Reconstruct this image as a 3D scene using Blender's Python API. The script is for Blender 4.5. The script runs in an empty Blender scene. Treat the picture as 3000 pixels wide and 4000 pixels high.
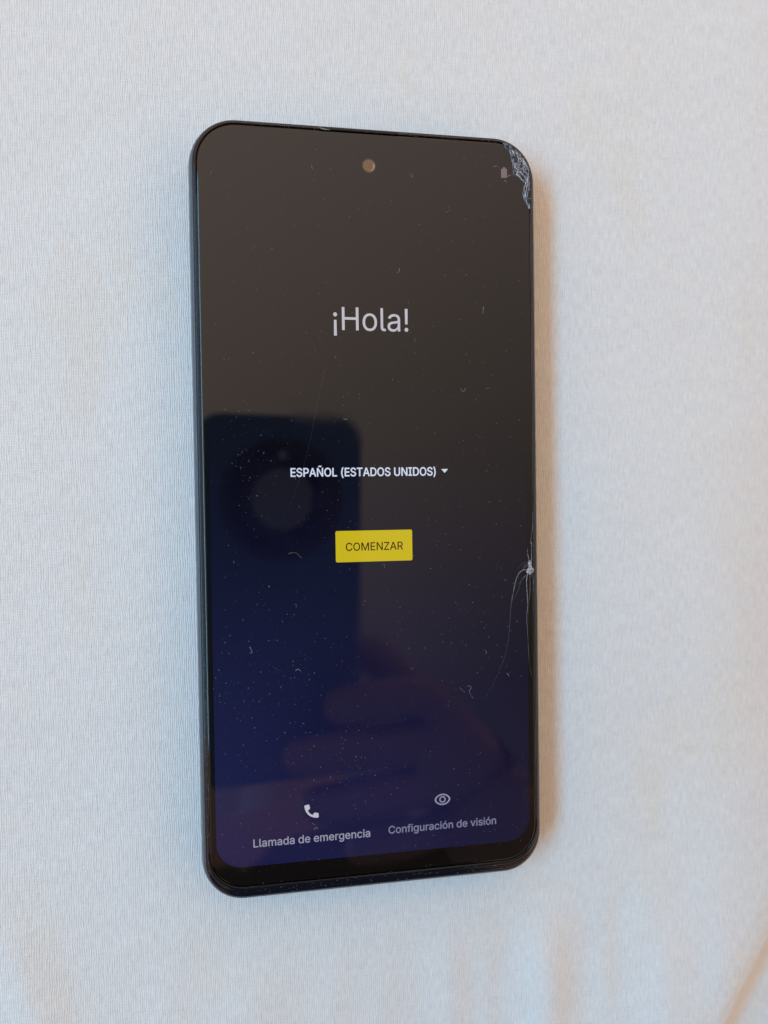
import bpy, bmesh, math, random
import numpy as np
from mathutils import Vector, Matrix

random.seed(7)
S = 0.001                      # the script thinks in millimetres
H0 = 8.6                       # height of the phone's screen plane above the sheet
sc = bpy.context.scene
COL = sc.collection

# ------------------------------------------------------------------ camera
cam_d = bpy.data.cameras.new('camera')
cam = bpy.data.objects.new('camera', cam_d)
COL.objects.link(cam)
cam_d.sensor_fit = 'VERTICAL'
cam_d.sensor_height = 36.0
cam_d.lens = 36.0 * 2700.0 / 4000.0
cam_d.clip_start = 0.002
cam_d.clip_end = 50.0
CAMP = Vector((-21.924, 1.754, 149.879 + H0))
CX = Vector((0.98719, -0.01444, 0.158897))
CY = Vector((0.01734, 0.999707, -0.016882))
CZ = Vector((-0.158607, 0.019421, 0.987151))
cam_d.dof.use_dof = True              # a phone camera focused on the screen: reflections fall out of focus
cam_d.dof.focus_distance = 0.1525
cam_d.dof.aperture_fstop = 7.4
mw = Matrix((CX, CY, CZ)).transposed().to_4x4()
mw.translation = CAMP * S
cam.matrix_world = mw
sc.camera = cam

# ------------------------------------------------------------------ light
sc.view_settings.view_transform = 'Standard'
sc.view_settings.look = 'None'
sc.view_settings.exposure = -0.06
sc.view_settings.gamma = 1.0
sc.view_settings.use_curve_mapping = False
try:
    sc.cycles.use_denoising = True
    sc.cycles.max_bounces = 8
except Exception:
    pass

W = bpy.data.worlds.new('World')
sc.world = W
W.use_nodes = True
nt = W.node_tree
nt.nodes.clear()
out = nt.nodes.new('ShaderNodeOutputWorld')
bg = nt.nodes.new('ShaderNodeBackground')
tc = nt.nodes.new('ShaderNodeTexCoord')
sx = nt.nodes.new('ShaderNodeSeparateXYZ')
nt.links.new(tc.outputs['Generated'], sx.inputs[0])


def mth(nt, op, a, b=None, c=None, clamp=False):
    n = nt.nodes.new('ShaderNodeMath')
    n.operation = op
    n.use_clamp = clamp
    for i, v in enumerate((a, b, c)):
        if v is None:
            continue
        if isinstance(v, (int, float)):
            n.inputs[i].default_value = v
        else:
            nt.links.new(v, n.inputs[i])
    return n.outputs[0]


def mixc(nt, fac, a, b, mode='MIX'):
    n = nt.nodes.new('ShaderNodeMix')
    n.data_type = 'RGBA'
    n.blend_type = mode
    n.clamp_factor = True
    for sock, v in ((n.inputs[0], fac), (n.inputs[6], a), (n.inputs[7], b)):
        if hasattr(v, 'is_linked') or hasattr(v, 'links'):
            nt.links.new(v, sock)
        elif isinstance(v, (tuple, list)):
            sock.default_value = (*v, 1) if len(v) == 3 else v
        else:
            sock.default_value = v
    return n.outputs[2]


# a room: pale ceiling overhead, brighter towards the window end, warm walls around
zf = nt.nodes.new('ShaderNodeMapRange')
zf.interpolation_type = 'SMOOTHSTEP'
zf.inputs['From Min'].default_value = 0.55
zf.inputs['From Max'].default_value = 0.80
nt.links.new(sx.outputs[2], zf.inputs['Value'])
g = mth(nt, 'MULTIPLY_ADD', sx.outputs[1], 1.32, 0.81)
g = mth(nt, 'MULTIPLY_ADD', sx.outputs[0], -0.85, g)
g = mth(nt, 'MAXIMUM', g, 0.2)
g = mth(nt, 'MINIMUM', g, 1.45)
ceil = nt.nodes.new('ShaderNodeVectorMath')
ceil.operation = 'SCALE'
ceil.inputs[0].default_value = (0.84, 0.655, 0.54)
nt.links.new(g, ceil.inputs['Scale'])
wall = nt.nodes.new('ShaderNodeVectorMath')
wall.operation = 'SCALE'
wall.inputs[0].default_value = (1.33, 0.80, 0.44)
nt.links.new(mth(nt, 'MULTIPLY_ADD', sx.outputs[0], 0.15, 0.9), wall.inputs['Scale'])
room = mixc(nt, zf.outputs[0], wall.outputs[0], ceil.outputs[0])
nt.links.new(room, bg.inputs['Color'])
bg.inputs['Strength'].default_value = 1.0
nt.links.new(bg.outputs[0], out.inputs['Surface'])


def area(name, pos, target, sx_, sy_, power, color):
    d = bpy.data.lights.new(name, 'AREA')
    d.shape = 'RECTANGLE'
    d.size = sx_
    d.size_y = sy_
    d.energy = power
    d.color = color
    o = bpy.data.objects.new(name, d)
    COL.objects.link(o)
    o.location = pos
    o.rotation_euler = (Vector(target) - Vector(pos)).to_track_quat('-Z', 'Y').to_euler()
    return o


# window to the left
area('window_light', (-2.16, 0.15, 2.09), (0, 0, 0), 2.6, 0.62, 92.0, (0.10, 0.505, 0.83))


# ------------------------------------------------------------------ helpers
def mat(name):
    m = bpy.data.materials.new(name)
    m.use_nodes = True
    n = m.node_tree
    b = n.nodes['Principled BSDF']
    return m, n, b


def setp(b, **k):
    for key, v in k.items():
        key = key.replace('_', ' ')
        if key in b.inputs:
            s = b.inputs[key]
            s.default_value = (*v, 1) if isinstance(v, tuple) and len(v) == 3 else v


def simple(name, col, rough=0.5, emit=None, strength=1.0, **k):
    m, n, b = mat(name)
    setp(b, Base_Color=col, Roughness=rough, **k)
    if emit:
        setp(b, Emission_Color=emit, Emission_Strength=strength)
    return m


def link(name, me, m=None, parent=None, smooth=False):
    o = bpy.data.objects.new(name, me)
    COL.objects.link(o)
    if m is not None and not me.materials:
        me.materials.append(m)
    if parent is not None:
        o.parent = parent
    if smooth:
        me.polygons.foreach_set('use_smooth', [True] * len(me.polygons))
    return o


def mesh(name, verts, faces, m=None, parent=None, smooth=False):
    me = bpy.data.meshes.new(name)
    me.from_pydata([tuple(c * S for c in v) for v in verts], [], faces)
    me.update()
    return link(name, me, m, parent, smooth)


def tag(o, label=None, cat=None, group=None, kind=None):
    for k, v in (('label', label), ('category', cat), ('group', group), ('kind', kind)):
        if v:
            o[k] = v
    return o


def empty(name, loc=(0, 0, 0)):
    o = bpy.data.objects.new(name, None)
    COL.objects.link(o)
    o.empty_display_size = 0.01
    o.location = [c * S for c in loc]
    return o


def rrect(x0, x1, y0, y1, radii, n=14):
    """rounded rectangle outline, counter-clockwise; radii = BR, TR, TL, BL"""
    if isinstance(radii, (int, float)):
        radii = (radii,) * 4
    cs = [(x1, y0, -90, -1, 1), (x1, y1, 0, -1, -1), (x0, y1, 90, 1, -1), (x0, y0, 180, 1, 1)]
    pts = []
    for (cx, cy, a0, ux, uy), r in zip(cs, radii):
        ox, oy = cx + ux * r, cy + uy * r
        for i in range(n + 1):
            a = math.radians(a0 + 90.0 * i / n)
            pts.append((ox + r * math.cos(a), oy + r * math.sin(a)))
    return pts


def loft(name, loops, m, parent, cap_top=False, cap_bottom=False, smooth=True):
    n = len(loops[0])
    V = [v for lp in loops for v in lp]
    F = []
    for k in range(len(loops) - 1):
        a, b = k * n, (k + 1) * n
        for i in range(n):
            j = (i + 1) % n
            F.append((a + i, b + i, b + j, a + j))
    if cap_top:
        F.append(tuple(range(n)))
    if cap_bottom:
        F.append(tuple(reversed(range((len(loops) - 1) * n, len(loops) * n))))
    o = mesh(name, V, F, m, parent)
    if smooth:
        o.data.polygons.foreach_set('use_smooth', [len(p.vertices) == 4 for p in o.data.polygons])
    return o


def plate(name, outline, z, thick, m, parent):
    lo = [(x, y, z - thick) for x, y in outline]
    hi = [(x, y, z) for x, y in outline]
    return loft(name, [hi, lo], m, parent, True, True, False)


def ribbon(V, F, pts, widths, z0, h):
    """thin faceted strip with a raised middle, added to the lists V, F"""
    base = len(V)
    n = len(pts)
    for i, (x, y) in enumerate(pts):
        a = pts[max(0, i - 1)]
        b = pts[min(n - 1, i + 1)]
        dx, dy = b[0] - a[0], b[1] - a[1]
        l = math.hypot(dx, dy) or 1.0
        nx, ny = -dy / l, dx / l
        w = widths[i] if isinstance(widths, list) else widths
        V += [(x + nx * w / 2, y + ny * w / 2, z0), (x, y, z0 + h), (x - nx * w / 2, y - ny * w / 2, z0)]
    for i in range(n - 1):
        a = base + 3 * i
        F.append((a, a + 1, a + 4, a + 3))
        F.append((a + 1, a + 2, a + 5, a + 4))


def smooth_pts(pts, k=5, jit=0.0, rnd=random):
    o = []
    n = len(pts)
    for i in range(n - 1):
        p0, p1, p2, p3 = pts[max(0, i - 1)], pts[i], pts[i + 1], pts[min(n - 1, i + 2)]
        for s in range(k):
            t = s / k
            q = []
            for d in range(2):
                q.append(0.5 * (2 * p1[d] + (p2[d] - p0[d]) * t + (2 * p0[d] - 5 * p1[d] + 4 * p2[d] - p3[d]) * t * t
                                + (3 * p1[d] - p0[d] - 3 * p2[d] + p3[d]) * t ** 3) + rnd.uniform(-jit, jit))
            o.append(tuple(q))
    o.append(pts[-1])
    return o


# ------------------------------------------------------------------ the sheet
def sheet_height(x, y):
    x = x.copy()
    h = 0.45 * np.sin(x * 0.021 + 0.6 * np.sin(y * 0.013)) * np.cos(y * 0.017 + 0.4)
    h += 0.30 * np.sin(x * 0.043 + y * 0.027 + 1.3) * np.sin(y * 0.031 - x * 0.011)
    h += 0.10 * np.sin(x * 0.11 - y * 0.05) * np.sin(y * 0.085 + x * 0.06 + 2.0)
    # long soft ripples running down from the phone's lower end
    fade = np.clip((-84.0 - y) / 34.0, 0, 1)
    fade = fade * fade * (3 - 2 * fade)
    side = np.clip((x + 15) / 25.0, 0, 1)
    side = side * side * (3 - 2 * side)
    xr = x - 0.05 * (y + 110) + 1.5 * np.sin(y * 0.06)
    rip = 0.80 * np.exp(-((xr - 41) / 6.0) ** 2) + 0.42 * np.exp(-((xr - 70) / 7.0) ** 2) + 0.25 * np.exp(-((xr - 17) / 5.0) ** 2)
    rip += 0.10 * np.exp(-((xr - 56) / 3.0) ** 2) + 0.09 * np.exp(-((xr - 26) / 2.6) ** 2) + 0.12 * np.exp(-((xr - 86) / 4.0) ** 2)
    h += 2.8 * rip * fade * side
    fl = np.clip((-70.0 - y) / 40.0, 0, 1)
    fl = fl * fl * (3 - 2 * fl)
    xl = x + 79 + 0.33 * (y + 95)
    h += 1.1 * np.exp(-(xl / 6.0) ** 2) * fl
    xm = x + 28 - 0.10 * (y + 110)
    h += (0.5 * np.exp(-(xm / 7.0) ** 2) + 0.22 * np.exp(-((xm - 18) / 3.5) ** 2) + 0.2 * np.exp(-((xm + 19) / 4.0) ** 2) + 0.16 * np.exp(-((xm - 30) / 3.0) ** 2)) * fade
    # flat where the phone lies
    dx = np.maximum(np.abs(x) - 40, 0)
    dy = np.maximum(np.abs(y + 1) - 87, 0)
    d = np.sqrt(dx * dx + dy * dy)
    m = np.clip(d / 22.0, 0, 1)
    m = m * m * (3 - 2 * m)
    h = h * m
    # the fold at the lower right
    bend = 0.0016 * (x - 96.7 + (y + 121.4)) ** 2 * 0.12
    s = (x - 96.7) * 0.861 - (y + 121.4) * 0.508 + 0.5 * np.sin(y * 0.09) + bend
    sp = [-300, -60, -42, -30, -18, -11, -7, -4, -2, -1, -0.4, 0.2, 1, 3, 5, 7, 9, 11, 15, 20, 30, 300]
    hp_ = [0, 0, 0.5, 1.6, 3.5, 4.7, 4.8, 4.1, 2.9, 2.0, 1.2, 0.4, -0.2, -1.6, -3.0, -4.3, -5.4, -6.0, -6.0, -5.3, -4.5, -5.0]
    sd = np.arange(-300, 300, 0.2)
    hd = np.convolve(np.interp(sd, sp, hp_), np.hanning(7) / np.hanning(7).sum(), 'same')
    hd[:20] = 0
    hd[-20:] = -5
    prof_h = np.interp(s, sd, hd)
    win = np.clip((-40.0 - y + (x - 60) * 0.2) / 50.0, 0, 1)
    win = win * win * (3 - 2 * win)
    h += win * prof_h
    return h


def axis(lo, hi, flo, fhi, fine, coarse):
    a = list(np.arange(lo, flo, coarse)) + list(np.arange(flo, fhi, fine)) + list(np.arange(fhi, hi + coarse, coarse))
    return np.array(a)


xs = axis(-420, 420, -100, 125, 0.6, 8.0)
ys = axis(-760, 330, -150, 140, 0.7, 8.0)
X, Y = np.meshgrid(xs, ys)
Z = sheet_height(X, Y)
nv = X.size
me = bpy.data.meshes.new('bed_sheet')
co = np.stack([X, Y, Z], -1).reshape(-1, 3) * S
idx = np.arange(nv).reshape(X.shape)
quads = np.stack([idx[:-1, :-1], idx[:-1, 1:], idx[1:, 1:], idx[1:, :-1]], -1).reshape(-1, 4)
me.vertices.add(nv)
me.vertices.foreach_set('co', co.ravel())
me.loops.add(quads.size)
me.loops.foreach_set('vertex_index', quads.ravel())
me.polygons.add(len(quads))
me.polygons.foreach_set('loop_start', np.arange(0, quads.size, 4))
me.polygons.foreach_set('use_smooth', np.ones(len(quads), dtype=bool))
me.update(calc_edges=True)

m_sheet, n, b = mat('white_woven_cotton')
tcn = n.nodes.new('ShaderNodeTexCoord')
OBJ = tcn.outputs['Object']


def noise(n, vec, scale, detail=2.0, rough=0.5, dist=0.0):
    t = n.nodes.new('ShaderNodeTexNoise')
    t.inputs['Scale'].default_value = scale
    t.inputs['Detail'].default_value = detail
    t.inputs['Roughness'].default_value = rough
    t.inputs['Distortion'].default_value = dist
    if vec is not None:
        n.links.new(vec, t.inputs['Vector'])
    return t


def mapping(n, vec, scale=(1, 1, 1), rot=(0, 0, 0)):
    mp = n.nodes.new('ShaderNodeMapping')
    mp.inputs['Scale'].default_value = scale
    mp.inputs['Rotation'].default_value = rot
    n.links.new(vec, mp.inputs['Vector'])
    return mp.outputs[0]


warp = noise(n, OBJ, 260.0, 3.0)
wv = n.nodes.new('ShaderNodeVectorMath')
wv.operation = 'MULTIPLY_ADD'
n.links.new(warp.outputs['Color'], wv.inputs[0])
wv.inputs[1].default_value = (0.0009, 0.0009, 0.0)
n.links.new(OBJ, wv.inputs[2])
sxy = n.nodes.new('ShaderNodeSeparateXYZ')
n.links.new(wv.outputs[0], sxy.inputs[0])
TH = 2 * math.pi / 0.00048
wx = mth(n, 'SINE', mth(n, 'MULTIPLY', sxy.outputs[0], TH))
wy = mth(n, 'SINE', mth(n, 'MULTIPLY', sxy.outputs[1], TH * 0.92))
weave = mth(n, 'MULTIPLY_ADD', wx, 0.6, mth(n, 'MULTIPLY', wy, 0.20))
slub = noise(n, mapping(n, OBJ, (2300, 330, 1)), 1.0, 2.0, 0.6)
slub2 = noise(n, mapping(n, OBJ, (420, 2100, 1)), 1.0, 2.0, 0.6)
tex = mth(n, 'ADD', mth(n, 'MULTIPLY', weave, 0.42),
          mth(n, 'ADD', mth(n, 'MULTIPLY', slub.outputs[0], 1.3), mth(n, 'MULTIPLY', slub2.outputs[0], 0.45)))
bump = n.nodes.new('ShaderNodeBump')
bump.inputs['Strength'].default_value = 1.0
bump.inputs['Distance'].default_value = 0.00009
n.links.new(tex, bump.inputs['Height'])
soft = noise(n, mapping(n, OBJ, (0.55, 1.5, 1), (0, 0, 0.7)), 75.0, 4.0, 0.6)
bump2 = n.nodes.new('ShaderNodeBump')
bump2.inputs['Strength'].default_value = 0.5
bump2.inputs['Distance'].default_value = 0.0011
n.links.new(soft.outputs[0], bump2.inputs['Height'])
n.links.new(bump.outputs[0], bump2.inputs['Normal'])
n.links.new(bump2.outputs[0], b.inputs['Normal'])
# thread tone and faint beige blotches of a washed sheet
tr = n.nodes.new('ShaderNodeMapRange')
tr.inputs['From Min'].default_value = 0.22
tr.inputs['From Max'].default_value = 1.52
n.links.new(tex, tr.inputs['Value'])
c1 = mixc(n, tr.outputs[0], (0.63, 0.645, 0.65), (0.90, 0.92, 0.93))
bl = noise(n, mapping(n, OBJ, (38, 14, 1), (0, 0, 0.15)), 1.0, 5.0, 0.65)
br_ = n.nodes.new('ShaderNodeMapRange')
br_.inputs['From Min'].default_value = 0.53
br_.inputs['From Max'].default_value = 0.68
br_.inputs['To Max'].default_value = 0.55
n.links.new(bl.outputs[0], br_.inputs['Value'])
c2 = mixc(n, br_.outputs[0], c1, mixc(n, 1.0, c1, (1.0, 0.95, 0.86), 'MULTIPLY'))
n.links.new(c2, b.inputs['Base Color'])
setp(b, Roughness=0.9, Sheen_Weight=0.08, Specular_IOR_Level=0.15)
sheet = link('bed_sheet', me, m_sheet)
tag(sheet, kind='structure')

# ------------------------------------------------------------------ the phone
phone = empty('smartphone', (0, 0, 0))
tag(phone, 'black smartphone with cracked corner lying face up on the white sheet', 'phone')

GX, GT, GB = 36.55, 81.1, -81.2          # cover glass
LX, LT, LB = 37.6, 82.25, -84.1          # outer line of the black lip round the glass
OX, OT, OB = 38.55, 83.1, -84.9           # widest line of the side band

m_frame, n, b = mat('frame_plastic')
fn = noise(n, n.nodes.new('ShaderNodeTexCoord').outputs['Object'], 900.0, 4.0, 0.7)
fr = n.nodes.new('ShaderNodeMapRange')
fr.inputs['From Min'].default_value = 0.35
fr.inputs['From Max'].default_value = 0.75
fr.inputs['To Min'].default_value = 0.07
fr.inputs['To Max'].default_value = 0.20
n.links.new(fn.outputs[0], fr.inputs['Value'])
n.links.new(fr.outputs[0], b.inputs['Roughness'])
setp(b, Base_Color=(0.006, 0.008, 0.014), IOR=1.5, Specular_IOR_Level=0.33)

prof = [(0.02, -0.10), (0.04, 0.08), (0.14, 0.12), (0.24, 0.05), (0.38, -0.08), (0.43, -0.17), (0.50, -0.19), (0.66, -0.26), (0.80, -0.44), (0.91, -0.70), (1.0, -1.1)]
loops = []
for t, z in prof:
    e = lambda a, c: a + (c - a) * t
    loops.append([(x, y, z + H0) for x, y in rrect(-e(GX, LX), e(GX, LX), e(GB, LB), e(GT, LT),
                                                 (e(7.8, 8.6), e(8.3, 9.2), e(8.4, 9.4), e(7.6, 8.4)))])
loft('frame', loops, m_frame, phone)
m_band, n, b = mat('side_band_metallic_blue')
bn = noise(n, n.nodes.new('ShaderNodeTexCoord').outputs['Object'], 120.0, 3.0, 0.6)
n.links.new(mixc(n, bn.outputs[0], (0.07, 0.085, 0.11), (0.12, 0.14, 0.175)), b.inputs['Base Color'])
setp(b, Roughness=0.32, Metallic=0.6)
prof = [(0.0, -1.1), (0.12, -1.12), (0.32, -1.5), (0.62, -2.2), (0.86, -3.0), (1.0, -4.2), (1.0, -5.2), (0.90, -6.3), (0.6, -7.3), (0.1, -8.1), (-0.8, -8.55)]
loops = []
for t, z in prof:
    e = lambda a, c: a + (c - a) * t
    loops.append([(x, y, z + H0) for x, y in rrect(-e(LX, OX), e(LX, OX), e(LB, OB), e(LT, OT),
                                                 (e(8.6, 9.3), e(9.2, 9.8), e(9.4, 10.2), e(8.4, 9.2)))])
band = loft('side_band', loops, m_band, phone)
tag(band, label='blue-grey metallic side of the phone')
m_back = simple('back_cover', (0.015, 0.02, 0.035), 0.2)
plate('back_cover', rrect(-37.2, 37.2, -82.4, 81.8, 10), 0.35, 0.25, m_back, phone)

# cover glass with a rounded rim
m_glass, n, b = mat('black_cover_glass')
sm = noise(n, n.nodes.new('ShaderNodeTexCoord').outputs['Object'], 60.0, 4.0, 0.6)
smr = n.nodes.new('ShaderNodeMapRange')
smr.inputs['From Min'].default_value = 0.4
smr.inputs['From Max'].default_value = 0.75
smr.inputs['To Min'].default_value = 0.02
smr.inputs['To Max'].default_value = 0.07
n.links.new(sm.outputs[0], smr.inputs['Value'])
n.links.new(smr.outputs[0], b.inputs['Roughness'])
setp(b, Base_Color=(0.004, 0.0035, 0.0035), IOR=1.6)
loops = []
for off, z in ((0.55, 0.0), (0.40, -0.012), (0.25, -0.05), (0.12, -0.12), (0.04, -0.24), (0.0, -0.5), (0.0, -0.9)):
    loops.append([(x, y, z + H0) for x, y in rrect(-GX + off, GX - off, GB + off, GT - off,
                                                 (7.8 - off, 8.3 - off, 8.4 - off, 7.6 - off))])
glass = loft('cover_glass', loops, m_glass, phone, cap_top=True)

# the display: an LCD with its off-angle glow painted as emission, bluest lower left
DX0, DX1, DT, DB = -35.05, 34.9, 80.0, -76.85
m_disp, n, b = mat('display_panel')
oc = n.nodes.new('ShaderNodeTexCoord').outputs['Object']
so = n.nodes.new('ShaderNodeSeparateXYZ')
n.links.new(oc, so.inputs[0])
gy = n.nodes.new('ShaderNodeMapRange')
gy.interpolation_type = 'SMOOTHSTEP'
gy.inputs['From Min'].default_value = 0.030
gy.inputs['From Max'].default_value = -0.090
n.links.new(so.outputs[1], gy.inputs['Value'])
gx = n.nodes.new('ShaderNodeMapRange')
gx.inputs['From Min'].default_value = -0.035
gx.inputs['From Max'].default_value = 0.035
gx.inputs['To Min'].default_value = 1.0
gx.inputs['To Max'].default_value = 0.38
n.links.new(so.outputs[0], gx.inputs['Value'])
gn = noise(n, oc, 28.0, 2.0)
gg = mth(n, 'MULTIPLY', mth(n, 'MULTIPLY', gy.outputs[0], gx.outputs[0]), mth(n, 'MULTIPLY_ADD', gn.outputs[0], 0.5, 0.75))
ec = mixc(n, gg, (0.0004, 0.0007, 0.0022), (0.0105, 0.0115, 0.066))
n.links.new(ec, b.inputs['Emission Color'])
sm_ = noise(n, mapping(n, oc, (60, 22, 1), (0, 0, 0.5)), 1.0, 4.0, 0.6, 0.6)
smr_ = n.nodes.new('ShaderNodeMapRange')
smr_.inputs['From Min'].default_value = 0.45
smr_.inputs['From Max'].default_value = 0.72
smr_.inputs['To Min'].default_value = 0.02
smr_.inputs['To Max'].default_value = 0.11
n.links.new(sm_.outputs[0], smr_.inputs['Value'])
n.links.new(smr_.outputs[0], b.inputs['Roughness'])
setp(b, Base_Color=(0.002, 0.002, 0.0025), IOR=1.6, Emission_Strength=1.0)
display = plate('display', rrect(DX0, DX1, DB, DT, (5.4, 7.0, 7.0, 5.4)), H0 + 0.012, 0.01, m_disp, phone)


def lit(name, col, k=1.0):
    return simple(name, (0.002, 0.002, 0.002), 0.035, emit=col, strength=k, IOR=1.6)


ZT = H0 + 0.020


FONT = None
try:
    import os
    FONT = bpy.data.fonts.load(os.path.join(bpy.utils.system_resource('DATAFILES'), 'fonts', 'Inter.woff2'))   # ships with Blender
except Exception:
    FONT = None


def glyph_mesh(body):
    """outlines of the lettering, filled by winding number (variable fonts overlap their strokes)"""
    from mathutils import geometry as G
    c = bpy.data.curves.new('lettering', 'FONT')
    c.body = body
    if FONT:
        c.font = FONT
    o = bpy.data.objects.new('lettering', c)
    COL.objects.link(o)
    dg = bpy.context.evaluated_depsgraph_get()
    oe = o.evaluated_get(dg)
    cu = oe.to_curve(dg)
    polys = []
    for sp in cu.splines:
        bp = sp.bezier_points
        pts = []
        for i in range(len(bp)):
            a, b_ = bp[i], bp[(i + 1) % len(bp)]
            straight = (a.handle_right - a.co).cross(b_.co - a.co).length < 1e-7 and (b_.handle_left - b_.co).cross(b_.co - a.co).length < 1e-7
            seg = [a.co] if straight else G.interpolate_bezier(a.co, a.handle_right, b_.handle_left, b_.co, 7)[:-1]
            for p in seg:
                q = (p[0], p[1])
                if not pts or (abs(q[0] - pts[-1][0]) + abs(q[1] - pts[-1][1])) > 1e-5:
                    pts.append(q)
        if len(pts) > 2 and abs(pts[0][0] - pts[-1][0]) + abs(pts[0][1] - pts[-1][1]) < 1e-5:
            pts.pop()
        if len(pts) > 2:
            polys.append(pts)
    oe.to_curve_clear()
    bpy.data.objects.remove(o)
    V, E_ = [], []
    for p in polys:
        b0 = len(V)
        V += [Vector(q) for q in p]
        E_ += [(b0 + i, b0 + (i + 1) % len(p)) for i in range(len(p))]
    r = G.delaunay_2d_cdt(V, E_, [], 0, 1e-6)
    vv = np.array([(v[0], v[1]) for v in r[0]])
    tri = [f for f in r[2] if len(f) == 3]
    cen = np.array([vv[list(f)].mean(0) for f in tri])
    wn = np.zeros(len(tri))
    for p in polys:
        a = np.array(p)
        b_ = np.roll(a, -1, 0)
        x0, y0, x1, y1 = a[:, 0], a[:, 1], b_[:, 0], b_[:, 1]
        cy_, cx_ = cen[:, 1:2], cen[:, 0:1]
        isl = (x1 - x0) * (cy_ - y0) - (cx_ - x0) * (y1 - y0)
        wn += ((y0 <= cy_) & (y1 > cy_) & (isl > 0)).sum(1) - ((y0 > cy_) & (y1 <= cy_) & (isl < 0)).sum(1)
    return vv, [f for f, k in zip(tri, wn) if abs(k) > 0.5]


CAPH = None


def text_part(name, body, x0, x1, base, cap, m, parent, z=ZT, bold=0.0):
    """flat lettering on the screen: cap height and left/right ends given in mm; bold = stroke gain in mm"""
    global CAPH
    if CAPH is None:
        CAPH = glyph_mesh('H')[0][:, 1].max()
    vv, tri = glyph_mesh(body)
    xa, xb = vv[:, 0].min(), vv[:, 0].max()
    X_ = x0 + (vv[:, 0] - xa) / (xb - xa) * (x1 - x0)
    Y_ = base + vv[:, 1] / CAPH * cap
    V, F = [], []
    for i, (dx, dy) in enumerate([(0, 0)] + ([(bold / 2, 0), (-bold / 2, 0), (0, bold / 2), (0, -bold / 2)] if bold else [])):
        b0 = len(V)
        V += [(x + dx, y + dy, z - 0.0012 * i) for x, y in zip(X_, Y_)]
        F += [tuple(b0 + j for j in f) for f in tri]
    return mesh(name, V, F, m, parent)


t = text_part('greeting_text', '\u00a1Hola!', -8.34, 8.15, 38.37, 4.97, lit('lit_greeting', (0.50, 0.49, 0.56)), display)
tag(t, label='large pale grey greeting at the top of the screen')
m_lang = lit('lit_language', (0.62, 0.69, 0.86))
text_part('language_text', 'ESPA\u00d1OL (ESTADOS UNIDOS)', -18.0, 13.87, 6.74, 1.80, m_lang, display, bold=0.11)
mesh('dropdown_arrow', [(15.17, 8.14, ZT), (15.95, 7.27, ZT), (16.73, 8.14, ZT)], [(0, 1, 2)], m_lang, display)

m_btn, n, b = mat('lit_button')
oc = n.nodes.new('ShaderNodeTexCoord').outputs['Object']
bs = n.nodes.new('ShaderNodeTexWave')
bs.inputs['Scale'].default_value = 820.0
bs.inputs['Distortion'].default_value = 0.6
n.links.new(oc, bs.inputs['Vector'])
setp(b, Base_Color=(0.003, 0.003, 0.002), Roughness=0.035, Emission_Strength=1.0)
n.links.new(mixc(n, bs.outputs['Fac'], (0.56, 0.435, 0.006), (0.61, 0.485, 0.010)), b.inputs['Emission Color'])
btn = mesh('start_button', [(x, y, ZT) for x, y in rrect(-8.6, 8.38, -11.99, -5.17, 0.35, 5)], [tuple(range(24))], m_btn, display)
tag(btn, label='yellow rounded start button')
text_part('button_text', 'COMENZAR', -6.37, 6.27, -9.53, 1.72, simple('unlit_letters', (0.012, 0.004, 0.002), 0.05, emit=(0.02, 0.006, 0.001)), display,
          z=ZT + 0.010, bold=0.05)

m_low = lit('lit_emergency', (0.30, 0.30, 0.40))
text_part('emergency_text', 'Llamada de emergencia', -27.28, -2.0, -72.80, 1.70, m_low, display, bold=0.07)
m_low2 = lit('lit_vision', (0.20, 0.20, 0.32))
text_part('vision_text', 'Configuraci\u00f3n de visi\u00f3n', 2.18, 26.9, -72.53, 1.66, m_low2, display, bold=0.07)


# handset icon: two end pieces joined by a curved grip
def handset():
    V, F = [], []
    cx, cy, s = -16.3, -67.55, 3.05
    outl = [(0.04, 0.96), (0.34, 1.0), (0.37, 0.86), (0.40, 0.72), (0.36, 0.66), (0.24, 0.56), (0.34, 0.40), (0.46, 0.29), (0.58, 0.22),
            (0.66, 0.34), (0.74, 0.38), (0.90, 0.35), (0.985, 0.33), (1.0, 0.28), (1.0, 0.05), (0.96, 0.0),
            (0.80, 0.01), (0.62, 0.05), (0.42, 0.14), (0.24, 0.29), (0.11, 0.48), (0.03, 0.70), (0.0, 0.90)]
    V = [(cx + x * s, cy + y * s, ZT) for x, y in outl]
    bm = bmesh.new()
    vs = [bm.verts.new([c * S for c in v]) for v in V]
    f = bm.faces.new(vs)
    bmesh.ops.triangulate(bm, faces=[f])
    for f in bm.faces:
        if f.normal.z < 0:
            f.normal_flip()
    me = bpy.data.meshes.new('handset_icon')
    bm.to_mesh(me)
    bm.free()
    return link('handset_icon', me, lit('lit_handset', (0.52, 0.50, 0.58)), display)


handset()
# eye icon: almond outline with a ring inside
V, F = [], []
ecx, ecy = 14.5, -65.88
n_ = 48


def almond(a, k):
    x = math.cos(a)
    return (ecx + 1.80 * k * x, ecy + (1.28 * k if k > 0.9 else 1.28 * k * 0.94) * math.sin(a) * (0.55 + 0.45 * abs(math.sin(a)) ** 0.5))


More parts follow.
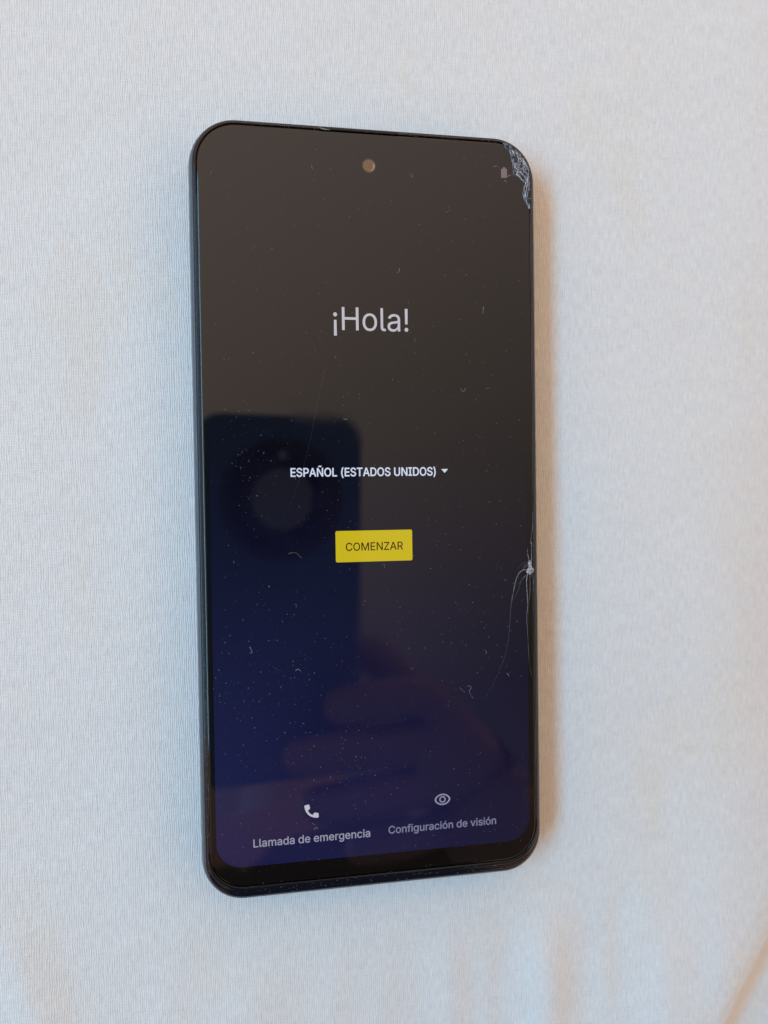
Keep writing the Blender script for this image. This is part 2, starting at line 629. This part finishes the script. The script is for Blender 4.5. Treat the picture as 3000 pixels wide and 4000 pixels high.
for ro, ri, fn_ in ((1.0, 0.80, almond), (0.74, 0.46, lambda a, k: (ecx + k * math.cos(a), ecy + k * math.sin(a)))):
    base = len(V)
    for i in range(n_):
        a = 2 * math.pi * i / n_
        V += [(*fn_(a, ro), ZT), (*fn_(a, ri), ZT)]
    for i in range(n_):
        j = (i + 1) % n_
        F.append((base + 2 * i, base + 2 * j, base + 2 * j + 1, base + 2 * i + 1))
mesh('eye_icon', V, F, lit('lit_eye', (0.27, 0.27, 0.38)), display)
mesh('battery_icon', [(x, y, ZT) for x, y in [(29.80, 73.18), (31.2, 73.22), (31.2, 75.2), (30.85, 75.22), (30.82, 75.55), (30.2, 75.53), (30.18, 75.18),
                                              (29.80, 75.16)]], [tuple(range(8))], lit('lit_battery', (0.165, 0.125, 0.145)), display)

# punch-hole camera: dark ring, brown lens, painted highlight
cxx, cyy = -0.05, 74.0


def disc(name, r0, r1, z0, z1, m, parent, n=32, rings=4):
    V, F = [(cxx, cyy, z0)], []
    for k in range(1, rings + 1):
        t_ = k / rings
        for i in range(n):
            a = 2 * math.pi * i / n
            V.append((cxx + r1 * t_ * math.cos(a), cyy + r1 * t_ * math.sin(a), z0 + (z1 - z0) * t_ * t_))
    for i in range(n):
        F.append((0, 1 + i, 1 + (i + 1) % n))
    for k in range(rings - 1):
        a, b_ = 1 + k * n, 1 + (k + 1) * n
        for i in range(n):
            j = (i + 1) % n
            F.append((a + i, b_ + i, b_ + j, a + j))
    return mesh(name, V, F, m, parent, smooth=True)


fc = disc('front_camera', 0, 1.62, H0 + 0.024, H0 + 0.018, simple('camera_ring', (0.055, 0.034, 0.022), 0.08, IOR=1.5), display)
tag(fc, label='small round brown front camera in the screen')
disc('lens', 0, 1.34, H0 + 0.05, H0 + 0.028, simple('camera_lens', (0.20, 0.115, 0.062), 0.12, IOR=1.5), fc)
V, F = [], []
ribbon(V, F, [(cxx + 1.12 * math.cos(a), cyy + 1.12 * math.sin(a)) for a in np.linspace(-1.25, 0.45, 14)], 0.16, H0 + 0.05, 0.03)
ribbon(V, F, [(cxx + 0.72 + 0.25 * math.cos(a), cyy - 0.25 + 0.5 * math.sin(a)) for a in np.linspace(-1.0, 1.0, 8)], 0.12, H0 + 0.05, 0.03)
mesh('lens_highlight', V, F, simple('pale_highlight', (0.42, 0.34, 0.27), 0.25), fc)  # light crescents on the lens, painted as pale strips

# earpiece slit between the glass and the frame
plate('earpiece', rrect(-10.7, 6.4, 81.12, 81.52, 0.18, 4), H0 + 0.235, 0.2, simple('earpiece_mesh', (0.006, 0.008, 0.008), 0.6), phone)
V, F = [], []
ribbon(V, F, [(-10.9, 81.45), (-10.2, 81.2), (-9.2, 81.05), (-8.3, 81.02)], [0.05, 0.28, 0.2, 0.04], H0 + 0.24, 0.03)
m_scratch = simple('scuffed_plastic', (0.22, 0.22, 0.23), 0.5)
mesh('scuff', V, F, m_scratch, phone)

# ---------------------------------------------------------------- cracks
m_chip, n, b = mat('shattered_glass')
oc = n.nodes.new('ShaderNodeTexCoord').outputs['Object']
st = noise(n, mapping(n, oc, (2400, 380, 900), (0, 0, 0.12)), 1.0, 4.0, 0.7, 0.8)
st2 = noise(n, oc, 420.0, 3.0, 0.6, 0.5)
sr = n.nodes.new('ShaderNodeMapRange')
sr.inputs['From Min'].default_value = 0.45
sr.inputs['From Max'].default_value = 0.66
n.links.new(st.outputs[0], sr.inputs['Value'])
sr2 = n.nodes.new('ShaderNodeMapRange')
sr2.inputs['From Min'].default_value = 0.40
sr2.inputs['From Max'].default_value = 0.62
n.links.new(st2.outputs[0], sr2.inputs['Value'])
fac = mth(n, 'MULTIPLY', sr.outputs[0], sr2.outputs[0])
n.links.new(mixc(n, fac, (0.015, 0.017, 0.024), (0.68, 0.74, 0.86)), b.inputs['Base Color'])
setp(b, Roughness=0.45, IOR=1.45)
m_line = simple('crack_glint', (0.38, 0.41, 0.46), 0.3)
m_bright = simple('fresh_glass_edge', (0.72, 0.76, 0.82), 0.3)
m_faint = simple('crack_faint', (0.20, 0.20, 0.22), 0.3)

inner = [(30.3, 80.75), (30.81, 79.98), (31.78, 79.22), (32.09, 78.31), (32.4, 76.79), (32.6, 75.16), (32.47, 73.81), (33.13, 73.95), (33.78, 73.58),
         (34.53, 72.9), (35.29, 72.43), (35.11, 71.28), (34.88, 70.34), (34.93, 69.1), (35.24, 68.19), (35.78, 67.29), (36.3, 66.49)]
outer = [(30.6, 81.0), (31.4, 80.8), (32.1, 80.5), (32.9, 80.05), (33.5, 79.6), (34.2, 79.0), (34.75, 78.4), (35.2, 77.75), (35.6, 77.0), (35.95, 76.2),
         (36.2, 75.3), (36.4, 74.4), (36.5, 73.0), (36.52, 71.5), (36.52, 70.0), (36.5, 68.3), (36.5, 66.6)]
inner = smooth_pts(inner, 3, 0.05)
outer = smooth_pts(outer, 3, 0.0)
V, F = [], []
nc = 9
rc = random.Random(3)
for (ax, ay), (bx_, by_) in zip(inner, outer):
    for k in range(nc):
        t_ = k / (nc - 1)
        edge = math.sin(math.pi * t_)
        j = 0.12 * edge
        V.append((ax + (bx_ - ax) * t_ + rc.uniform(-j, j), ay + (by_ - ay) * t_ + rc.uniform(-j, j),
                  H0 + 0.035 + (rc.uniform(0.0, 0.28) * edge if 0 < k < nc - 1 else rc.uniform(0, 0.05))))
for i in range(len(inner) - 1):
    for k in range(nc - 1):
        a = i * nc + k
        if (i + k) % 2:
            F += [(a, a + nc, a + nc + 1), (a, a + nc + 1, a + 1)]
        else:
            F += [(a, a + nc, a + 1), (a + 1, a + nc, a + nc + 1)]
chip = mesh('chipped_corner', V, F, m_chip, phone)
tag(chip, label='shattered whitish glass at the phone corner')


def crack(pts, w, m=None, parent=None, jit=0.03, taper=True, z=0.024, name='crack'):
    q = smooth_pts(pts, 5, jit)
    nq = len(q)
    ws = [w * (1.0 - 0.75 * i / nq if taper else 1.0) * random.uniform(0.6, 1.3) for i in range(nq)]
    V, F = [], []
    ribbon(V, F, q, ws, H0 + z, 0.012 + w * 0.15)
    return mesh(name, V, F, m or m_line, parent or phone)


# glinting edges of the broken corner
for pts, w in (([(30.4, 80.7), (30.9, 79.9), (31.8, 79.2), (32.1, 78.3), (32.4, 76.8), (32.6, 75.2), (32.5, 73.9)], 0.13),
               ([(34.3, 78.6), (34.5, 77.6), (34.3, 76.5), (33.9, 75.9), (33.5, 74.8), (33.2, 74.0)], 0.13),
               ([(32.4, 78.2), (33.0, 78.9), (33.4, 78.5), (33.9, 79.0)], 0.14),
               ([(33.2, 73.9), (34.0, 75.0), (34.9, 75.6), (35.6, 76.2)], 0.20),
               ([(33.3, 74.0), (34.3, 73.5), (35.0, 72.6), (35.6, 72.5), (35.8, 74.3)], 0.24),
               ([(34.9, 76.6), (35.4, 75.2), (35.7, 73.8), (35.7, 72.0), (35.5, 70.4), (35.8, 69.0)], 0.26),
               ([(35.2, 71.7), (34.9, 70.4), (34.95, 69.1), (35.3, 68.2), (35.8, 67.2)], 0.12),
               ([(35.5, 70.6), (36.1, 70.9), (36.3, 71.2)], 0.18),
               ([(36.2, 68.9), (36.9, 69.0)], 0.10),
               ([(31.3, 73.5), (31.8, 73.9), (32.5, 74.0)], 0.11),
               ([(30.6, 72.7), (31.0, 72.3), (31.3, 72.4)], 0.07),
               ([(28.0, 75.5), (28.6, 75.7), (29.4, 75.75)], 0.08)):
    crack(pts, w, z=0.10 if pts[0][0] > 32.2 else 0.03, parent=chip)

rs = random.Random(21)
for k in range(26):
    i0 = rs.randrange(4, len(inner) - 8)
    ln = rs.randrange(4, 12)
    t_ = rs.uniform(0.2, 0.95) if i0 > 10 else rs.uniform(0.1, 0.7)
    pts = []
    for i in range(i0, min(len(inner), i0 + ln), 2):
        tt = min(0.97, max(0.03, t_ + 0.02 * (i - i0) * rs.uniform(-1, 1)))
        pts.append((inner[i][0] + (outer[i][0] - inner[i][0]) * tt, inner[i][1] + (outer[i][1] - inner[i][1]) * tt))
    if len(pts) > 1:
        crack(pts, rs.uniform(0.05, 0.17), m_bright, chip, 0.03, True, rs.uniform(0.12, 0.3))

# impact point on the right edge with cracks running from it
V, F = [], []
rc = random.Random(11)
V.append((35.6, -14.9, H0 + 0.20))
ring = [(35.35, -12.6), (35.75, -12.9), (36.0, -12.6), (36.05, -13.6), (36.1, -14.4), (36.7, -14.7), (36.45, -15.4), (36.0, -15.7), (35.6, -16.3), (35.2, -15.8),
        (34.75, -15.55), (34.9, -14.85), (35.3, -14.4), (35.2, -13.5)]
for x, y in ring:
    V.append((x, y, H0 + 0.03))
for x, y in ring:
    V.append((35.6 + (x - 35.6) * 0.55 + rc.uniform(-.1, .1), -14.6 + (y + 14.6) * 0.55 + rc.uniform(-.1, .1), H0 + 0.03 + rc.uniform(0.0, 0.25)))
nr = len(ring)
for i in range(nr):
    j = (i + 1) % nr
    F += [(1 + i, 1 + j, 1 + nr + j), (1 + i, 1 + nr + j, 1 + nr + i), (0, 1 + nr + i, 1 + nr + j)]
m_imp, n, b = mat('crushed_glass')
oc = n.nodes.new('ShaderNodeTexCoord').outputs['Object']
st = noise(n, oc, 2600.0, 3.0, 0.7)
sr = n.nodes.new('ShaderNodeMapRange')
sr.inputs['From Min'].default_value = 0.38
sr.inputs['From Max'].default_value = 0.62
n.links.new(st.outputs[0], sr.inputs['Value'])
n.links.new(mixc(n, sr.outputs[0], (0.05, 0.05, 0.06), (0.62, 0.64, 0.68)), b.inputs['Base Color'])
setp(b, Roughness=0.3)
imp = mesh('impact_mark', V, F, m_imp, phone)
tag(imp, label='white star-shaped impact mark on the right bezel')
for pts, w, m_ in (([(35.0, -14.95), (33.75, -15.0), (32.52, -16.44), (31.84, -18.95), (31.26, -21.45), (30.9, -23.97)], 0.15, m_line),
                   ([(30.9, -23.97), (30.72, -26.91), (30.28, -30.69), (29.7, -33.61), (28.68, -36.3), (27.56, -38.56), (26.44, -41.03), (24.67, -43.45)], 0.05, m_faint),
                   ([(34.4, -16.29), (33.51, -17.32), (33.05, -18.78), (32.37, -20.23), (31.25, -22.3)], 0.08, m_faint),
                   ([(34.8, -16.0), (34.0, -16.9), (33.3, -17.6), (32.4, -18.6)], 0.06, m_faint),
                   ([(35.07, -15.68), (34.78, -17.36), (34.91, -20.32), (34.98, -23.28), (34.73, -26.03), (34.92, -29.0)], 0.16, m_line),
                   ([(34.92, -29.0), (35.18, -35.58), (35.7, -38.8), (36.45, -40.97)], 0.07, m_faint),
                   ([(35.61, -16.33), (35.58, -19.71), (35.17, -22.87), (34.94, -27.09)], 0.10, m_faint),
                   ([(36.05, -12.75), (36.02, -8.95), (35.92, -8.1), (36.28, -5.58), (36.4, -1.79)], 0.12, m_line),
                   ([(35.43, -12.52), (35.11, -11.46), (35.06, -9.98)], 0.14, m_line),
                   ([(35.7, -8.73), (36.24, -9.06), (36.6, -9.71)], 0.13, m_line),
                   ([(36.1, -16.0), (36.45, -17.84), (36.45, -20.8), (36.45, -25.04)], 0.10, m_faint),
                   ([(35.32, -13.15), (34.21, -13.33), (33.1, -14.14), (32.65, -14.97)], 0.07, m_faint),
                   ([(35.31, -13.47), (34.43, -13.76), (33.54, -14.58)], 0.08, m_faint),
                   ([(35.2, -13.9), (34.5, -14.2), (33.9, -14.8)], 0.10, m_line)):
    crack(pts, w * 0.7, m_, imp)
crack([(-10.27, 29.99), (-12.04, 22.81), (-14.13, 12.89), (-17.3, 3.0), (-20.13, -3.01)], 0.018, m_faint, phone, 0.01)
# narrow bright seam where the glass meets the frame
for side in (-1, 1):
    pts = [(side * 36.5, y) for y in np.linspace(-72, 66, 24)]
    V, F = [], []
    ribbon(V, F, pts, [0.07 + 0.05 * random.random() for _ in pts], H0 + 0.02 + 0.0, 0.05)
    mesh('glass_seam', V, F, simple('seam', (0.10, 0.10, 0.105), 0.15), phone)

# ---------------------------------------------------------------- dust and lint
m_dust = simple('dust_grains', (0.22, 0.22, 0.22), 0.8)
V, F = [], []
rd = random.Random(5)


def grain(x, y, r, el, a):
    base = len(V)
    k = 5
    V.append((x, y, H0 + 0.03 + r * 0.5))
    for i in range(k):
        t_ = 2 * math.pi * i / k
        px, py = r * el * math.cos(t_) * rd.uniform(0.7, 1.2), r * math.sin(t_) * rd.uniform(0.7, 1.2)
        V.append((x + px * math.cos(a) - py * math.sin(a), y + px * math.sin(a) + py * math.cos(a), H0 + 0.025))
    for i in range(k):
        F.append((base, base + 1 + i, base + 1 + (i + 1) % k))


for i in range(1500):
    x, y = rd.uniform(-35, 35), rd.uniform(-79, 79)
    if abs(x) > 29 and y > 70:
        continue
    r = 0.022 + 0.05 * rd.random() ** 3.0
    grain(x, y, r, rd.uniform(1, 2.5), rd.uniform(0, 3.14))
for cx_, cy_, sx_, sy_, cnt in ((-27, 12, 2.5, 7, 55), (-24, -36, 8, 6, 110), (-8, -52, 8, 6, 60), (-10, -60, 8, 4, 60), (-28, -46, 4, 10, 50), (25, -20, 6, 10, 40),
                                (18, 30, 10, 12, 30), (20, -33, 8, 6, 30)):
    for i in range(cnt):
        x, y = rd.gauss(cx_, sx_), rd.gauss(cy_, sy_)
        if abs(x) < 35:
            grain(x, y, 0.03 + 0.05 * rd.random() ** 2.5, rd.uniform(1, 2.2), rd.uniform(0, 3.14))
# dust gathered in the seam along the lower and left edges
for i in range(420):
    t_ = rd.random()
    if t_ < 0.45:
        x, y = rd.uniform(-34, 34), rd.gauss(-82.0, 0.7)
        zz = 0.12
    elif t_ < 0.8:
        x, y = rd.gauss(-36.6, 0.16), rd.uniform(-78, -20)
        zz = 0.15
    else:
        x, y = rd.uniform(-30, 30), rd.gauss(81.1, 0.12)
        zz = 0.15
    b0 = len(V)
    grain(x, y, 0.025 + 0.045 * rd.random() ** 2, rd.uniform(1, 2), rd.uniform(0, 3.14))
    for q in range(b0, len(V)):
        v = V[q]
        V[q] = (v[0], v[1], v[2] + zz)
dust = mesh('dust', V, F, m_dust)
tag(dust, 'fine pale dust specks scattered over the phone screen', 'dust', kind='stuff')

m_lint = simple('lint', (0.30, 0.30, 0.30), 0.8)


def lint(pts, w=0.10):
    q = smooth_pts(pts, 4, 0.01)
    V, F = [], []
    ribbon(V, F, q, [w * random.uniform(0.7, 1.2) for _ in q], H0 + 0.03, 0.06)
    o = mesh('lint_fibre', V, F, m_lint)
    return tag(o, 'tiny pale lint fibre lying on the dark phone screen', 'lint', 'lint fibres on the screen')


LINT = [[(-18.9, -9.9), (-18.2, -9.6), (-17.0, -9.75), (-15.9, -10.9)],
        [(19.6, 26.2), (19.9, 25.4), (20.8, 25.3), (21.3, 26.3)],
        [(1.2, -12.3), (2.2, -12.5), (2.0, -13.3), (2.4, -14.0)],
        [(20.5, -40.6), (21.6, -40.9), (21.0, -41.8), (21.4, -42.8), (21.9, -43.6)],
        [(18.6, -40.7), (19.4, -41.6), (20.2, -42.2)],
        [(-17.8, -20.6), (-17.2, -20.7), (-17.3, -21.7)],
        [(-6.9, 19.4), (-6.0, 18.9), (-5.2, 19.3)],
        [(5.6, 50.8), (6.3, 51.4), (6.5, 52.6)],
        [(3.2, 48.0), (4.2, 48.4), (4.7, 47.3)],
        [(25.4, 44.6), (25.3, 43.6), (25.2, 42.6)],
        [(-27.5, -28.6), (-27.0, -30.0), (-26.4, -31.2), (-27.6, -31.3)],
        [(-23.3, -35.3), (-22.9, -34.6), (-22.2, -35.1)],
        [(-18.0, -35.2), (-17.2, -34.7), (-16.3, -35.3)],
        [(7.5, -35.8), (8.0, -36.4), (8.6, -35.7)],
        [(21.3, -31.5), (21.6, -32.4), (22.2, -32.9)],
        [(24.5, -32.4), (25.3, -33.1), (24.9, -34.0)],
        [(29.6, -38.0), (30.2, -38.5), (30.5, -39.3)],
        [(10.0, -62.0), (9.6, -62.7), (10.2, -63.5), (10.1, -64.3)],
        [(-33.0, 71.6), (-33.6, 70.5), (-33.8, 69.6)],
        [(-24.0, 56.0), (-25.0, 55.4), (-25.6, 54.7)],
        [(17.5, 65.4), (18.4, 66.2), (19.1, 67.6)],
        [(16.3, 64.9), (17.4, 65.0), (18.2, 65.7)],
        [(8.8, 72.4), (9.4, 73.0), (9.9, 72.3), (9.2, 71.9)],
        [(21.4, 64.2), (21.3, 63.1), (21.5, 62.3)],
        [(-12.5, 73.4), (-12.3, 72.5)],
        [(25.6, 25.9), (26.2, 26.3), (26.9, 26.2)],
        [(-2.3, -52.0), (-3.0, -52.8), (-3.4, -53.8)],
        [(-15.0, -68.2), (-14.4, -68.9), (-13.8, -69.4)],
        [(-14.4, -70.2), (-13.9, -69.6), (-13.3, -70.0)],
        [(13.5, -10.2), (14.4, -9.3), (15.0, -8.4)]]
for i, p in enumerate(LINT):
    if i % 3 == 2 and i > 5:
        continue
    k_ = random.uniform(0.45, 0.8) if i not in (0, 3) else 0.95
    mx_, my_ = sum(q[0] for q in p) / len(p), sum(q[1] for q in p) / len(p)
    lint([(mx_ + (q[0] - mx_) * k_, my_ + (q[1] - my_) * k_) for q in p], random.uniform(0.05, 0.10))

# ------------------------------------------------------------------ the phone that takes the picture (mirrored in the screen)
held = empty('camera_phone', (0, 0, 0))
tag(held, 'dark blue phone with big round camera module held above the bed', 'phone')
hx = Matrix((CX, CY, CZ)).transposed()
RC = CAMP + CX * 4.4 + CY * 0.4 + CZ * 0.9        # centre of the round module's front face


def hp(x, y, z):                                # local: x right, y up along the phone, z away from the bed
    v = RC + hx @ Vector((x, y, z))
    return (v.x, v.y, v.z)


def hloft(name, specs, m, parent, **k):
    return loft(name, [[hp(x, y, z) for x, y in o] for o, z in specs], m, parent, **k)


m_hback = simple('blue_back_glass', (0.05, 0.12, 0.25), 0.5)
m_hring = simple('module_black', (0.006, 0.007, 0.009), 0.25)
m_hdisc = simple('module_plate', (0.20, 0.22, 0.26), 0.5)


def hr(i):
    return rrect(-36.4 + i, 36.4 - i, -125.0 + i, 36.6 - i, 11.0 - i)


# loops are listed from the screen side down to the back so that faces point outwards
hloft('body', [(hr(1.6), 9.8), (hr(0.6), 9.4), (hr(0.0), 8.0), (hr(0.0), 4.0), (hr(0.7), 2.4), (hr(2.0), 1.9)], m_hback, held, cap_top=True, cap_bottom=True)


def circ(r, n=56):
    return [(r * math.cos(2 * math.pi * i / n), r * math.sin(2 * math.pi * i / n)) for i in range(n)]


mod = hloft('camera_module', [(circ(26.2), 1.95), (circ(26.2), 0.5), (circ(25.4), 0.0), (circ(13.6), 0.0), (circ(13.3), 0.25)], m_hring, held)
hloft('module_plate', [(circ(13.3), 1.0), (circ(13.3), 0.15), (circ(12.9), 0.1)], m_hdisc, held, cap_bottom=True)
for lx, ly, r in ((17, 0, 4.6), (0, 19, 2.0), (0, -19, 4.6), (-13.8, 13.8, 3.6)):
    o_ = [(lx + x, ly + y) for x, y in circ(r, 24)]
    i_ = [(lx + x, ly + y) for x, y in circ(r * 0.7, 24)]
    hloft('lens', [(o_, 0.2), (o_, -0.12), (i_, -0.12)], simple('lens_glass', (0.02, 0.02, 0.03) if r > 3 else (0.3, 0.3, 0.3), 0.15), held, cap_bottom=True)


# ------------------------------------------------------------------ the person holding it (seen only in the screen's reflection)
def skin_body(name, nodes, edges, root, m, parent=None, sub=2):
    names = list(nodes)
    me = bpy.data.meshes.new(name)
    me.from_pydata([tuple(c * S for c in nodes[k][:3]) for k in names], [(names.index(a), names.index(b_)) for a, b_ in edges], [])
    o = bpy.data.objects.new(name, me)
    COL.objects.link(o)
    md = o.modifiers.new('skin', 'SKIN')
    md.use_smooth_shade = True
    sv = me.skin_vertices[0].data
    for i, k in enumerate(names):
        r = nodes[k][3] * S
        r2 = (nodes[k][4] if len(nodes[k]) > 4 else nodes[k][3]) * S
        sv[i].radius = (r, r2)
        sv[i].use_root = (k == root)
        sv[i].use_loose = False
    o.modifiers.new('sub', 'SUBSURF').levels = sub
    o.modifiers['sub'].render_levels = sub
    dg = bpy.context.evaluated_depsgraph_get()
    m2 = bpy.data.meshes.new_from_object(o.evaluated_get(dg))
    bpy.data.objects.remove(o)
    m2.materials.clear()
    return link(name, m2, m, parent, smooth=True)


m_skin, n, b = mat('skin')
sn = noise(n, n.nodes.new('ShaderNodeTexCoord').outputs['Object'], 40.0, 3.0)
n.links.new(mixc(n, sn.outputs[0], (0.24, 0.15, 0.13), (0.33, 0.22, 0.19)), b.inputs['Base Color'])
setp(b, Roughness=0.55)
m_cloth, n, b = mat('dark_knit')
sn = noise(n, n.nodes.new('ShaderNodeTexCoord').outputs['Object'], 300.0, 3.0)
n.links.new(mixc(n, sn.outputs[0], (0.012, 0.012, 0.018), (0.03, 0.03, 0.04)), b.inputs['Base Color'])
setp(b, Roughness=0.9)

nodes, edges = {}, []


def chain(*items):
    prev = None
    for it in items:
        if isinstance(it, tuple):
            nodes[it[0]] = it[1:]
            it = it[0]
        if prev:
            edges.append((prev, it))
        prev = it


ZB = H0 + 150.0
chain(('pelvis', 0, -640, 130, 125), ('belly', 0, -520, 270, 110), ('chest', 0, -320, 440, 105), ('neck', 0, -385, 590, 54), ('jaw', 0, -375, 650, 64),
      ('head', 0, -390, 720, 86), ('crown', 0, -400, 785, 62))
for s, tag_ in ((1, 'r'), (-1, 'l')):
    chain('chest', (tag_ + 'sh', s * 165, -370, 480, 64), (tag_ + 'el', s * 225, -340 if s > 0 else -420, 260, 46))
    if s > 0:
        chain('rel', ('rwr', 98, -190, ZB + 8, 25), ('rpm', 74, -140, ZB + 4, 23), ('rkn', 56, -112, ZB, 20))
    else:
        chain('lel', ('lwr', -300, -330, 165, 25), ('lpm', -320, -285, 158, 23), ('lkn', -325, -258, 152, 20))
    chain('pelvis', (tag_ + 'hip', s * 110, -600, 95, 88), (tag_ + 'knee', s * 330, -420, 75, 62), (tag_ + 'shin', s * 170, -560, 60, 50), (tag_ + 'foot', s * 60, -520, 50, 34))
# fingers: one hand reaches across the phone's back, the other rests on the knee
chain('rkn', ('ri0', 47, -86, ZB - 2, 10), ('ri1', 24, -83, ZB - 11, 9.3), ('ri2', 9, -86, ZB - 10, 8.8), ('ri3', -3, -87, ZB - 7, 7.8))
chain('rkn', ('rm0', 40, -106, ZB - 4, 10.3), ('rm1', 12, -103, ZB - 12, 9.5), ('rm2', -8, -106, ZB - 11, 8.8), ('rm3', -21, -107, ZB - 8, 7.8))
chain('rkn', ('rr0', 42, -124, ZB - 4, 10), ('rr1', 16, -124, ZB - 12, 9), ('rr2', -2, -127, ZB - 10, 8.5), ('rr3', -13, -128, ZB - 7, 7.5))
chain('rpm', ('rl0', 52, -143, ZB - 3, 9), ('rl1', 30, -146, ZB - 11, 8), ('rl2', 15, -148, ZB - 9, 7.6), ('rl3', 6, -149, ZB - 7, 6.8))
chain('rpm', ('rt0', 58, -112, ZB + 20, 12), ('rt1', 34, -82, ZB + 26, 10.5), ('rt2', 16, -66, ZB + 26, 9))
for k, dx_ in enumerate((-24, -8, 8, 24)):
    n0, L = 'lf%d' % k, (34, 40, 38, 30)[k]
    chain('lkn', (n0 + 'a', -325 + dx_, -232, 150, 9.5), (n0 + 'b', -325 + dx_ * 1.15, -232 + L * 0.6, 142, 9), (n0 + 'c', -325 + dx_ * 1.2, -232 + L, 128, 8))
chain('lpm', ('lt0', -292, -268, 152, 11), ('lt1', -276, -244, 144, 10), ('lt2', -270, -226, 134, 8.5))
person = skin_body('person', nodes, edges, 'pelvis', m_skin)
tag(person, 'person in dark clothes sitting on the bed holding a phone over it', 'person')
cn = {k: (*nodes[k][:3], nodes[k][3] + {'chest': 190, 'belly': 50, 'rsh': 30, 'lsh': 30}.get(k, 9)) for k in
      ('pelvis', 'belly', 'chest', 'rsh', 'rel', 'rwr', 'lsh', 'lel', 'lwr', 'rhip', 'rknee', 'rshin', 'lhip', 'lknee', 'lshin')}
skin_body('clothes', cn, [e_ for e_ in edges if e_[0] in cn and e_[1] in cn], 'pelvis', m_cloth, person)
